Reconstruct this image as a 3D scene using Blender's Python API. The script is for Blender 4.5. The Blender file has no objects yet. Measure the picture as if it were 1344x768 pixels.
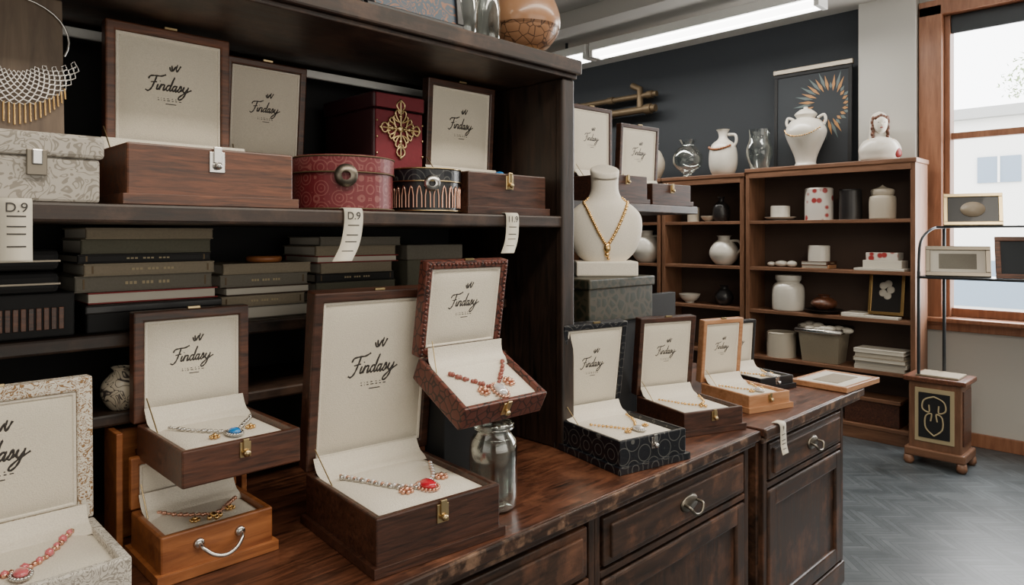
import bpy, bmesh, math, random
from mathutils import Vector, Matrix
random.seed(7)
S = bpy.context.scene
C = S.collection
R = math.radians

# ---------------------------------------------------------------- materials
def nodes(name):
    m = bpy.data.materials.new(name); m.use_nodes = True
    nt = m.node_tree; b = nt.nodes['Principled BSDF']
    return m, nt, b
def col(c): return (c[0], c[1], c[2], 1)
def plain(name, c, rough=.5, metal=0, trans=0, emis=None, es=0, bump=0, bscale=200, coat=0, amp=.07):
    m, nt, b = nodes(name)
    b.inputs['Base Color'].default_value = col(c)
    b.inputs['Roughness'].default_value = rough
    b.inputs['Metallic'].default_value = metal
    b.inputs['Transmission Weight'].default_value = trans
    b.inputs['Coat Weight'].default_value = coat
    if emis:
        b.inputs['Emission Color'].default_value = col(emis)
        b.inputs['Emission Strength'].default_value = es
    if bump:
        tc = nt.nodes.new('ShaderNodeTexCoord'); n = nt.nodes.new('ShaderNodeTexNoise')
        n.inputs['Scale'].default_value = bscale
        bp = nt.nodes.new('ShaderNodeBump'); bp.inputs['Strength'].default_value = bump
        bp.inputs['Distance'].default_value = .002
        nt.links.new(tc.outputs['Object'], n.inputs['Vector'])
        nt.links.new(n.outputs['Fac'], bp.inputs['Height'])
        nt.links.new(bp.outputs['Normal'], b.inputs['Normal'])
        rp = ramp(nt, [(.3, [v * (1 - amp) for v in c]), (.7, [min(1, v * (1 + amp)) for v in c])])
        nt.links.new(n.outputs['Fac'], rp.inputs['Fac']); nt.links.new(rp.outputs['Color'], b.inputs['Base Color'])
    return m
def ramp(nt, stops):
    r = nt.nodes.new('ShaderNodeValToRGB'); e = r.color_ramp.elements
    while len(e) < len(stops): e.new(.5)
    for i, (p, c) in enumerate(stops):
        e[i].position = p; e[i].color = col(c)
    return r
def wood(name, dark, light, axis=0, scale=5, rough=.35, worn=None, stretch=9, coat=.15, wsc=3.5):
    m, nt, b = nodes(name)
    tc = nt.nodes.new('ShaderNodeTexCoord'); mp = nt.nodes.new('ShaderNodeMapping')
    oi = nt.nodes.new('ShaderNodeObjectInfo')
    s = [stretch] * 3; s[axis] = 1
    mp.inputs['Scale'].default_value = s
    n = nt.nodes.new('ShaderNodeTexNoise'); n.inputs['Scale'].default_value = scale; n.noise_dimensions = '4D'
    n.inputs['Detail'].default_value = 8; n.inputs['Distortion'].default_value = .9
    n.inputs['Roughness'].default_value = .6
    rp = ramp(nt, [(.32, dark), (.5, [(a * .55 + c * .45) for a, c in zip(dark, light)]), (.7, light)])
    L = nt.links.new
    rm = nt.nodes.new('ShaderNodeMath'); rm.operation = 'MULTIPLY'; rm.inputs[1].default_value = 9
    L(oi.outputs['Random'], rm.inputs[0]); L(rm.outputs[0], n.inputs['W'])
    L(tc.outputs['Object'], mp.inputs['Vector']); L(mp.outputs['Vector'], n.inputs['Vector'])
    L(n.outputs['Fac'], rp.inputs['Fac'])
    out = rp.outputs['Color']
    if worn:
        n2 = nt.nodes.new('ShaderNodeTexNoise'); n2.inputs['Scale'].default_value = wsc
        n2.inputs['Detail'].default_value = 8; n2.inputs['Roughness'].default_value = .7
        L(tc.outputs['Object'], n2.inputs['Vector'])
        r2 = ramp(nt, [(.5, (0, 0, 0)), (.62, (1, 1, 1))])
        L(n2.outputs['Fac'], r2.inputs['Fac'])
        mx = nt.nodes.new('ShaderNodeMixRGB'); mx.inputs['Color2'].default_value = col(worn)
        mm = nt.nodes.new('ShaderNodeMath'); mm.operation = 'MULTIPLY'
        L(r2.outputs['Color'], mm.inputs[0]); L(n.outputs['Fac'], mm.inputs[1])
        L(mm.outputs[0], mx.inputs['Fac']); L(out, mx.inputs['Color1']); out = mx.outputs['Color']
    L(out, b.inputs['Base Color'])
    rr = nt.nodes.new('ShaderNodeMath'); rr.operation = 'MULTIPLY_ADD'
    rr.inputs[1].default_value = .3; rr.inputs[2].default_value = rough - .15
    L(n.outputs['Fac'], rr.inputs[0]); L(rr.outputs[0], b.inputs['Roughness'])
    b.inputs['Coat Weight'].default_value = coat; b.inputs['Coat Roughness'].default_value = .25
    bp = nt.nodes.new('ShaderNodeBump'); bp.inputs['Strength'].default_value = .3
    bp.inputs['Distance'].default_value = .002
    L(n.outputs['Fac'], bp.inputs['Height']); L(bp.outputs['Normal'], b.inputs['Normal'])
    return m
def pattern(name, base, line, scale=20, w=.06, rnd=.35, rough=.5, feature='DISTANCE_TO_EDGE', squash=(1, 1, 1), metal=0, rot=(.3, .2, .78)):
    m, nt, b = nodes(name); L = nt.links.new
    tc = nt.nodes.new('ShaderNodeTexCoord'); mp = nt.nodes.new('ShaderNodeMapping')
    mp.inputs['Scale'].default_value = squash; mp.inputs['Rotation'].default_value = rot
    v = nt.nodes.new('ShaderNodeTexVoronoi'); v.feature = feature
    v.inputs['Scale'].default_value = scale; v.inputs['Randomness'].default_value = rnd
    rp = ramp(nt, [(w, line), (w * 1.5, base)])
    L(tc.outputs['Object'], mp.inputs['Vector']); L(mp.outputs['Vector'], v.inputs['Vector'])
    L(v.outputs['Distance'], rp.inputs['Fac']); L(rp.outputs['Color'], b.inputs['Base Color'])
    b.inputs['Roughness'].default_value = rough; b.inputs['Metallic'].default_value = metal
    bp = nt.nodes.new('ShaderNodeBump'); bp.inputs['Strength'].default_value = .35; bp.inputs['Distance'].default_value = .002
    L(v.outputs['Distance'], bp.inputs['Height']); L(bp.outputs['Normal'], b.inputs['Normal'])
    return m
def swirl(name, base, line, scale=30, dist=2.5, thr=.08, rough=.7, detail=1.0, freq=34):
    """arabesque: thin contour lines of a distorted noise"""
    m, nt, b = nodes(name); L = nt.links.new
    tc = nt.nodes.new('ShaderNodeTexCoord'); n = nt.nodes.new('ShaderNodeTexNoise')
    n.inputs['Scale'].default_value = scale; n.inputs['Detail'].default_value = detail; n.inputs['Distortion'].default_value = dist
    L(tc.outputs['Object'], n.inputs['Vector'])
    mu = nt.nodes.new('ShaderNodeMath'); mu.operation = 'MULTIPLY'; mu.inputs[1].default_value = freq
    sn = nt.nodes.new('ShaderNodeMath'); sn.operation = 'SINE'; L(n.outputs['Fac'], mu.inputs[0]); L(mu.outputs[0], sn.inputs[0])
    rp = ramp(nt, [(thr, base), (thr + .35, line)]); L(sn.outputs[0], rp.inputs['Fac'])
    L(rp.outputs['Color'], b.inputs['Base Color']); b.inputs['Roughness'].default_value = rough
    return m
def rings(name, base, line, scale=14, freq=34, thr=.55, rough=.5):
    m, nt, b = nodes(name); L = nt.links.new
    tc = nt.nodes.new('ShaderNodeTexCoord'); v = nt.nodes.new('ShaderNodeTexVoronoi')
    v.inputs['Scale'].default_value = scale; v.inputs['Randomness'].default_value = .12
    mp = nt.nodes.new('ShaderNodeMapping'); mp.inputs['Rotation'].default_value = (.0, .785, 0)
    L(tc.outputs['Object'], mp.inputs['Vector']); L(mp.outputs['Vector'], v.inputs['Vector'])
    mu = nt.nodes.new('ShaderNodeMath'); mu.operation = 'MULTIPLY'; mu.inputs[1].default_value = freq
    sn = nt.nodes.new('ShaderNodeMath'); sn.operation = 'SINE'
    L(v.outputs['Distance'], mu.inputs[0]); L(mu.outputs[0], sn.inputs[0])
    rp = ramp(nt, [(thr, base), (min(thr + .2, 1), line)]); L(sn.outputs[0], rp.inputs['Fac'])
    L(rp.outputs['Color'], b.inputs['Base Color']); b.inputs['Roughness'].default_value = rough
    return m

M = {}
M['hutch'] = wood('hutch_wood', (.006, .004, .003), (.042, .02, .012), rough=.5, worn=(.11, .06, .038))
M['hutchz'] = wood('hutch_wood_vertical', (.006, .004, .003), (.036, .018, .011), axis=2, rough=.48)
M['counter'] = wood('counter_top_wood', (.012, .005, .003), (.155, .052, .025), rough=.4, worn=(.25, .1, .05), scale=6, coat=.3)
M['cedge'] = wood('counter_edge_wood', (.012, .006, .004), (.075, .034, .02), rough=.42, worn=(.36, .21, .13), scale=6, wsc=13)
M['cfront'] = wood('counter_front_wood', (.011, .006, .004), (.07, .033, .019), rough=.45, worn=(.2, .085, .045), wsc=4)
M['cfrontz'] = wood('counter_front_wood_v', (.011, .006, .004), (.07, .033, .019), axis=2, rough=.45, worn=(.18, .075, .04), wsc=4)
M['walnut'] = wood('walnut', (.012, .005, .003), (.09, .031, .016), rough=.42, scale=8, coat=.2, stretch=11)
M['mahog'] = wood('mahogany', (.035, .012, .006), (.2, .068, .03), rough=.42, scale=8, coat=.2, stretch=11)
M['mahog2'] = wood('mahogany_dark', (.018, .007, .004), (.125, .041, .019), rough=.42, scale=8, coat=.2, stretch=11)
M['orange'] = wood('honey_wood', (.17, .05, .015), (.4, .145, .045), rough=.38, scale=5, coat=.25)
M['tan'] = wood('tan_wood', (.36, .16, .07), (.55, .29, .15), rough=.4, scale=5, coat=.2)
M['cab'] = wood('cabinet_wood', (.12, .054, .028), (.24, .115, .063), axis=1, rough=.5, scale=3, coat=.1)
M['cabz'] = wood('cabinet_wood_v', (.12, .054, .028), (.24, .115, .063), axis=2, rough=.5, scale=3, coat=.1)
M['cabback'] = plain('cabinet_back', (.07, .042, .03), .6)
M['trim'] = wood('window_trim_wood', (.2, .08, .04), (.36, .16, .085), axis=2, rough=.45, scale=3)
M['black'] = plain('black_paint', (.008, .008, .009), .75)
M['blackg'] = plain('black_satin', (.012, .012, .014), .4, coat=.1)
M['cream'] = plain('cream_linen', (.7, .64, .53), .9, bump=.6, bscale=420)
M['cream2'] = plain('cream_velvet', (.76, .7, .595), .95, bump=.9, bscale=300)
M['ink'] = plain('logo_ink', (.035, .03, .028), .6)
M['brass'] = plain('brass', (.62, .47, .25), .3, 1)
M['bronze'] = plain('dull_bronze', (.13, .09, .05), .55, .6)
M['gold'] = plain('gold', (.78, .5, .2), .25, 1)
M['rose'] = plain('rose_gold', (.75, .42, .3), .28, 1)
M['silver'] = plain('silver', (.62, .6, .57), .25, 1)
M['pewter'] = plain('pewter', (.2, .175, .14), .38, 1)
M['ruby'] = plain('ruby_gem', (.55, .01, .03), .08, coat=1)
M['sapph'] = plain('sapphire_gem', (.02, .22, .6), .08, coat=1)
M['pink'] = plain('pink_gem', (.6, .13, .15), .15, coat=1)
M['diam'] = plain('clear_gem', (.8, .78, .78), .08, .3, coat=1)
M['garnet'] = plain('garnet_beads', (.28, .07, .05), .3, coat=.5)
M['croc'] = pattern('croc_leather', (.13, .038, .026), (.03, .011, .009), 40, .05, .8, .4)
M['burg'] = rings('burgundy_brocade', (.15, .016, .022), (.23, .07, .065), 26, 28, .55, .5)
M['burgd'] = plain('burgundy_dark', (.035, .006, .01), .5)
M['damask'] = swirl('gray_damask', (.47, .43, .375), (.27, .24, .2), 20, 2.6, .35, .8, freq=30)
M['floral'] = swirl('floral_paper', (.72, .67, .58), (.27, .15, .06), 42, 3.5, .25, .7, freq=22)
M['damask2'] = swirl('white_grey_damask', (.66, .62, .55), (.32, .29, .25), 36, 3, .3, .8, freq=28)
M['lattice'] = rings('black_lattice', (.008, .009, .013), (.11, .11, .105), 16, 26, .86, .35)
M['green'] = pattern('green_marbled', (.02, .024, .015), (.05, .042, .026), 26, .1, 1, .45)
M['maroon'] = plain('maroon_velvet', (.16, .008, .018), .6, bump=.4, bscale=60)
M['ceram'] = plain('white_ceramic', (.68, .635, .555), .3, coat=.3)
M['ceram2'] = plain('cream_ceramic', (.5, .44, .35), .45)
M['redcer'] = pattern('red_marked_ceramic', (.66, .61, .55), (.35, .04, .04), 16, .28, 1, .3, feature='F1')
M['bluecer'] = swirl('blue_marked_ceramic', (.5, .44, .34), (.05, .04, .04), 20, 2, .6, .3)
M['darkcer'] = plain('dark_ceramic', (.02, .018, .018), .3)
M['copper'] = pattern('engraved_copper_glaze', (.33, .17, .09), (.1, .05, .03), 30, .03, 1, .3)
M['copper0'] = plain('copper_glaze', (.34, .175, .09), .3, coat=.3)
M['bust'] = plain('ivory_leatherette', (.76, .7, .6), .55, bump=.15, bscale=300)
M['paper'] = plain('paper', (.6, .56, .48), .8)
M['tagp'] = plain('tag_paper', (.62, .57, .47), .75)
M['greybook'] = plain('grey_cloth', (.17, .155, .125), .85, bump=.3, bscale=150)
M['greenbook'] = plain('olive_cloth', (.13, .125, .09), .85, bump=.3, bscale=150)
M['brownbook'] = plain('brown_leather', (.065, .038, .024), .55, bump=.3, bscale=80)
M['blackbook'] = plain('black_cloth', (.016, .015, .015), .7)
M['redbook'] = plain('red_leather', (.24, .012, .014), .5)
M['taupe'] = plain('taupe_cloth', (.27, .225, .16), .85, bump=.3, bscale=150)
M['tooling'] = plain('gilt_tooling', (.42, .34, .2), .6)
M['board'] = wood('display_board_wood', (.09, .06, .04), (.17, .12, .082), axis=2, rough=.6, scale=4)
M['steel'] = plain('dark_steel', (.05, .055, .06), .4, .8)
M['wall_d'] = plain('charcoal_paint', (.022, .026, .031), .8)
M['wall_l'] = plain('light_grey_paint', (.5, .485, .445), .8)
M['ceil'] = plain('white_ceiling_paint', (.62, .6, .56), .85)
M['white'] = plain('white_enamel', (.75, .75, .73), .4)
M['tube'] = plain('fluorescent_tube', (1, 1, 1), .5, emis=(1, .98, .93), es=10)
m = bpy.data.materials.new('clear_glass'); m.use_nodes = True; nt = m.node_tree; nt.nodes.clear()
o_ = nt.nodes.new('ShaderNodeOutputMaterial'); mxs = nt.nodes.new('ShaderNodeMixShader'); tr = nt.nodes.new('ShaderNodeBsdfTransparent'); gl = nt.nodes.new('ShaderNodeBsdfGlossy')
lw = nt.nodes.new('ShaderNodeLayerWeight'); lw.inputs['Blend'].default_value = .4
ma = nt.nodes.new('ShaderNodeMath'); ma.operation = 'MULTIPLY_ADD'; ma.inputs[1].default_value = .75; ma.inputs[2].default_value = .07
tr.inputs['Color'].default_value = (.88, .91, .89, 1); gl.inputs['Roughness'].default_value = .08; gl.inputs['Color'].default_value = (.95, .97, .95, 1)
nt.links.new(lw.outputs['Facing'], ma.inputs[0]); nt.links.new(ma.outputs[0], mxs.inputs[0]); nt.links.new(tr.outputs[0], mxs.inputs[1]); nt.links.new(gl.outputs[0], mxs.inputs[2]); nt.links.new(mxs.outputs[0], o_.inputs[0])
M['glass'] = m

m, nt, b = nodes('herringbone_floor'); L = nt.links.new
tc = nt.nodes.new('ShaderNodeTexCoord'); sp = nt.nodes.new('ShaderNodeSeparateXYZ')
L(tc.outputs['Object'], sp.inputs[0])
def mth(op, a, b_=None, c_=None):
    n = nt.nodes.new('ShaderNodeMath'); n.operation = op
    for i, v in enumerate((a, b_, c_)):
        if v is None: continue
        if isinstance(v, (int, float)): n.inputs[i].default_value = v
        else: L(v, n.inputs[i])
    return n.outputs[0]
x, y = sp.outputs['X'], sp.outputs['Y']
P = .3
t = mth('FRACT', mth('DIVIDE', x, P))
zig = mth('MULTIPLY', mth('ABSOLUTE', mth('SUBTRACT', t, .5)), P)
vv = mth('DIVIDE', mth('ADD', y, zig), .045)
ln = mth('MULTIPLY', mth('LESS_THAN', mth('FRACT', vv), .14), .7)
cell = mth('FLOOR', vv); cc = mth('FLOOR', mth('DIVIDE', x, P / 2))
cb = nt.nodes.new('ShaderNodeCombineXYZ'); L(cell, cb.inputs[0]); L(cc, cb.inputs[1])
wn = nt.nodes.new('ShaderNodeTexWhiteNoise'); wn.noise_dimensions = '2D'; L(cb.outputs[0], wn.inputs['Vector'])
ns = nt.nodes.new('ShaderNodeTexNoise'); ns.inputs['Scale'].default_value = 5; ns.inputs['Detail'].default_value = 10; ns.inputs['Roughness'].default_value = .65
L(tc.outputs['Object'], ns.inputs['Vector'])
f = mth('ADD', mth('MULTIPLY', wn.outputs['Value'], .25), mth('MULTIPLY', ns.outputs['Fac'], .75))
rp = ramp(nt, [(.28, (.045, .055, .062)), (.72, (.115, .132, .142))]); L(f, rp.inputs['Fac'])
mx = nt.nodes.new('ShaderNodeMixRGB'); mx.inputs['Color2'].default_value = (.038, .046, .052, 1)
L(ln, mx.inputs['Fac']); L(rp.outputs['Color'], mx.inputs['Color1']); L(mx.outputs['Color'], b.inputs['Base Color'])
b.inputs['Roughness'].default_value = .4
bp = nt.nodes.new('ShaderNodeBump'); bp.invert = True; bp.inputs['Strength'].default_value = .3; bp.inputs['Distance'].default_value = .003
L(ln, bp.inputs['Height']); L(bp.outputs['Normal'], b.inputs['Normal'])
M['floor'] = m

# ---------------------------------------------------------------- helpers
def link(o, parent=None, loc=(0, 0, 0), rot=(0, 0, 0)):
    C.objects.link(o); o.location = loc; o.rotation_euler = rot
    if parent: o.parent = parent
    return o
def empty(name, loc=(0, 0, 0), rot=(0, 0, 0), parent=None):
    o = bpy.data.objects.new(name, None); o.empty_display_size = .05
    return link(o, parent, loc, rot)
def finish(name, bm, mat, parent, loc, rot, smooth=False):
    bmesh.ops.recalc_face_normals(bm, faces=bm.faces)
    me = bpy.data.meshes.new(name); bm.to_mesh(me); bm.free()
    me.materials.append(mat)
    if smooth:
        for p in me.polygons: p.use_smooth = True
    return link(bpy.data.objects.new(name, me), parent, loc, rot)
def box(name, size, loc, mat, parent=None, bevel=.003, rot=(0, 0, 0), seg=2):
    bm = bmesh.new(); bmesh.ops.create_cube(bm, size=1)
    bmesh.ops.scale(bm, vec=size, verts=bm.verts)
    if bevel: bmesh.ops.bevel(bm, geom=bm.edges[:], offset=min(bevel, min(size) * .3), segments=seg, affect='EDGES', profile=.5)
    return finish(name, bm, mat, parent, loc, rot)
def bx(name, x0, x1, y0, y1, z0, z1, mat, parent=None, bevel=.003):
    return box(name, (x1 - x0, y1 - y0, z1 - z0), ((x0 + x1) / 2, (y0 + y1) / 2, (z0 + z1) / 2), mat, parent, bevel)
def tray(name, w, d, h, wall, deep, mat, parent, loc=(0, 0, 0), bevel=.003):
    bm = bmesh.new()
    def ring(hw, hd, z): return [bm.verts.new((sx * hw, sy * hd, z)) for sx, sy in ((-1, -1), (1, -1), (1, 1), (-1, 1))]
    a = ring(w / 2, d / 2, 0); b_ = ring(w / 2, d / 2, h); c_ = ring(w / 2 - wall, d / 2 - wall, h); e = ring(w / 2 - wall - .001, d / 2 - wall - .001, h - deep)
    bm.faces.new(a[::-1]); bm.faces.new(e)
    for p, q in ((a, b_), (b_, c_), (c_, e)):
        for i in range(4): bm.faces.new((p[i], p[(i + 1) % 4], q[(i + 1) % 4], q[i]))
    o = finish(name, bm, mat, parent, loc, (0, 0, 0))
    mod = o.modifiers.new('bevel', 'BEVEL'); mod.width = bevel; mod.segments = 2; mod.limit_method = 'ANGLE'
    return o
def pad(name, w, d, bulge, mat, parent, loc, rot=(0, 0, 0), n=16, pw=6):
    bm = bmesh.new(); bmesh.ops.create_grid(bm, x_segments=n, y_segments=n, size=1)
    for v in bm.verts:
        x, y = v.co.x, v.co.y
        x = math.copysign(abs(x) ** .7, x); y = math.copysign(abs(y) ** .7, y)
        v.co = (x * w / 2, y * d / 2, bulge * (1 - abs(x) ** pw) * (1 - abs(y) ** pw))
    return finish(name, bm, mat, parent, loc, rot, True)
def lathe(name, prof, mat, parent=None, loc=(0, 0, 0), seg=36, rot=(0, 0, 0), scale=(1, 1), smooth=True):
    bm = bmesh.new(); rings_ = []
    for r, z in prof:
        if r < 1e-5: rings_.append([bm.verts.new((0, 0, z))])
        else: rings_.append([bm.verts.new((scale[0] * r * math.cos(2 * math.pi * i / seg), scale[1] * r * math.sin(2 * math.pi * i / seg), z)) for i in range(seg)])
    for a, b_ in zip(rings_[:-1], rings_[1:]):
        for i in range(seg):
            j = (i + 1) % seg
            if len(a) == 1 and len(b_) == 1: continue
            if len(a) == 1: bm.faces.new((a[0], b_[i], b_[j]))
            elif len(b_) == 1: bm.faces.new((a[i], a[j], b_[0]))
            else: bm.faces.new((a[i], a[j], b_[j], b_[i]))
    return finish(name, bm, mat, parent, loc, rot, smooth)
def smoothprof(pts, n=6):
    out = []
    for i in range(len(pts) - 1):
        p0 = pts[max(i - 1, 0)]; p1 = pts[i]; p2 = pts[i + 1]; p3 = pts[min(i + 2, len(pts) - 1)]
        for k in range(n):
            t = k / n
            out.append(tuple(.5 * ((2 * p1[a]) + (-p0[a] + p2[a]) * t + (2 * p0[a] - 5 * p1[a] + 4 * p2[a] - p3[a]) * t * t + (-p0[a] + 3 * p1[a] - 3 * p2[a] + p3[a]) * t ** 3) for a in range(len(p1))))
    out.append(tuple(pts[-1])); return out
def tube(name, pts, r, mat, parent=None, loc=(0, 0, 0), rot=(0, 0, 0), cyclic=False, res=2):
    cu = bpy.data.curves.new(name, 'CURVE'); cu.dimensions = '3D'; cu.bevel_depth = r; cu.bevel_resolution = res
    strokes = pts if isinstance(pts[0][0], (tuple, list)) else [pts]
    for st in strokes:
        s = cu.splines.new('POLY'); s.points.add(len(st) - 1); s.use_cyclic_u = cyclic
        for p, q in zip(s.points, st): p.co = (q[0], q[1], q[2], 1)
    cu.materials.append(mat); cu.use_fill_caps = True
    return link(bpy.data.objects.new(name, cu), parent, loc, rot)
def ball_mesh(name, items, mat, parent, loc=(0, 0, 0), rot=(0, 0, 0), sub=1):
    bm = bmesh.new()
    for it in items:
        p, r = it[0], it[1]; sc = it[2] if len(it) > 2 else (1, 1, 1)
        mt = Matrix.Translation(p) @ Matrix.Diagonal((r * sc[0], r * sc[1], r * sc[2], 1))
        bmesh.ops.create_icosphere(bm, subdivisions=sub, radius=1, matrix=mt)
    return finish(name, bm, mat, parent, loc, rot, True)
def resample(pts, step):
    pts = [Vector(p) for p in pts]; out = [pts[0].copy()]; acc = 0
    for a, b_ in zip(pts[:-1], pts[1:]):
        seg = (b_ - a).length
        if seg < 1e-9: continue
        d = step - acc
        while d <= seg:
            out.append(a.lerp(b_, d / seg)); d += step
        acc = (acc + seg) % step
    return out

# ---------------------------------------------------------------- logo (script strokes)
raw = [
 [(.6, 2.4), (.5, 1.2), (.3, .1), (-.1, -.4), (-.6, -.2)],
 [(-.6, 1.7), (-.4, 2.25), (.4, 2.4), (1.3, 2.45), (2, 2.8)], [(-.1, 1.2), (.9, 1.35)],
 [(1.2, 1), (1.15, .2), (1.35, 0), (1.6, .5), (1.7, 1), (1.65, 0), (1.75, .7), (2.1, 1), (2.3, .8), (2.25, .1), (2.45, 0), (2.7, .4)],
 [(3.3, .85), (3, 1), (2.7, .5), (2.9, 0), (3.25, .3), (3.45, 1.3), (3.55, 2.5), (3.38, 1.2), (3.35, .2), (3.55, 0), (3.8, .4)],
 [(4.3, .85), (4, 1), (3.75, .5), (3.95, 0), (4.25, .4), (4.38, 1), (4.3, .1), (4.5, 0), (4.8, .5), (5, 1.15), (5.2, .5), (5, 0), (4.7, .1)],
 [(5.2, .1), (5.5, .6), (5.6, 1), (5.6, .3), (5.85, 0), (6.2, .5), (6.35, 1), (6.2, 0), (5.9, -1), (5.4, -1.4), (5.2, -1), (6, -.1), (7, .6)],
 [(1.35, 1.5), (1.4, 1.6)],
 [(2.5, 4.6), (2.9, 3.6), (3.2, 4.5), (3.6, 3.6), (4, 4.7)], [(2.2, 4.3), (2.6, 3.6), (3.0, 3.9)], [(3.4, 4.9), (3.4, 4.3)],
]
strokes = []
for st in raw:
    q = smoothprof(st, 5) if len(st) > 2 else st
    strokes.append([((x + .28 * y) - 3.6, y - .9, 0) for x, y in q])
dash = []
xx = -2.2
for wd in (.25, .1, .3, .5, .3, .3, .45):
    dash.append([(xx, -2.7, 0), (xx + wd, -2.7, 0)]); dash.append([(xx, -2.35, 0), (xx + wd * .6, -2.35, 0)]); xx += wd + .3
dash.append([(-.9, -3.3, 0), (.9, -3.3, 0)])
logo_cu = bpy.data.curves.new('logo_script', 'CURVE'); logo_cu.dimensions = '3D'; logo_cu.bevel_depth = .125; logo_cu.bevel_resolution = 0
for st in strokes + dash:
    s = logo_cu.splines.new('POLY'); s.points.add(len(st) - 1)
    for k, (p, q) in enumerate(zip(s.points, st)):
        p.co = (q[0], q[1], q[2], 1); p.radius = .6 if st in dash else (.75 + .45 * abs(math.sin(k * .7)))
logo_cu.materials.append(M['ink'])

# ---------------------------------------------------------------- jewelry box
def jewel(root, kind, w, d, z, seed=0):
    rnd = random.Random(seed)
    if kind is None: return
    chain = {'ruby': 'silver', 'sapph': 'silver', 'gold': 'gold', 'silver': 'gold', 'garnet': 'garnet', 'pink': 'rose', 'mixed': 'rose'}[kind]
    big = kind in ('ruby', 'garnet', 'pink')
    skew = rnd.uniform(-.12, .12)
    pts = []
    for i in range(41):
        t = -1 + i / 20
        wob = .02 * d * math.sin(t * 7 + seed)
        pts.append((t * w * .38 + .02 * w, -d * .14 + d * .46 * abs(t) ** 1.5 - .10 * d + skew * w * t + wob, z + .005))
    bd = resample(pts, .0105 if big else .0068)
    rr = .0066 if big else .0044
    ball_mesh('necklace', [(p + Vector((0, (.002 if i % 2 else -.002), 0)), rr * rnd.uniform(.75, 1.25)) for i, p in enumerate(bd)], M[chain], root)
    if kind == 'ruby':
        ball_mesh('necklace_links', [(p + Vector((0, .003, .003)), .005) for p in bd[::2]], M['rose'], root)
        ball_mesh('necklace_stones', [(p + Vector((0, 0, .005)), .0052) for p in bd[1::2]], M['diam'], root)
    px, py = .02 * w, -d * .24
    if kind in ('ruby', 'sapph', 'pink', 'silver', 'garnet'):
        gm = {'ruby': 'ruby', 'sapph': 'sapph', 'pink': 'pink', 'silver': 'diam', 'garnet': 'diam'}[kind]
        s = .024 if kind == 'ruby' else (.021 if kind == 'garnet' else .016)
        if kind == 'ruby': px += .06 * w; py += .02
        ball_mesh('pendant_gem', [((px, py - s, z + .010), s, (.8, 1.2, .5))], M[gm], root, sub=2)
        ring = [((px + s * 1.0 * math.cos(a), py - s + s * 1.4 * math.sin(a), z + .006), .0046) for a in [i * math.pi / 9 for i in range(18)]]
        ball_mesh('pendant_setting', ring, M['rose' if kind in ('ruby', 'garnet') else 'silver'], root)
    else:
        ball_mesh('pendant', [((px, py - .012, z + .007), .011, (.8, 1.4, .6)), ((px, py - .032, z + .006), .006), ((px - .012, py - .02, z + .005), .006), ((px + .012, py - .02, z + .005), .006)], M['gold'], root)
    if kind in ('ruby', 'garnet', 'sapph', 'mixed', 'silver'):
        es = []
        for sx in (-1, 1):
            cx, cy = px + sx * w * .18 + .03 * (sx > 0) * w, py - d * .05 + (.09 * d if sx > 0 else 0)
            k = 1.4 if big else .9
            for i in range(7):
                a = i * math.pi * 2 / 7; es.append(((cx + .0095 * k * math.cos(a), cy + .0095 * k * math.sin(a), z + .005), .0045 * k))
            es.append(((cx, cy, z + .008), .006 * k))
        ball_mesh('earrings', es, M['rose' if big else 'gold'], root)
    if kind == 'pink':
        ball_mesh('pink_beads', [(p + Vector((0, 0, .003)), .0095 if i % 2 else .007) for i, p in enumerate(bd[::3])], M['pink'], root)

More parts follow.
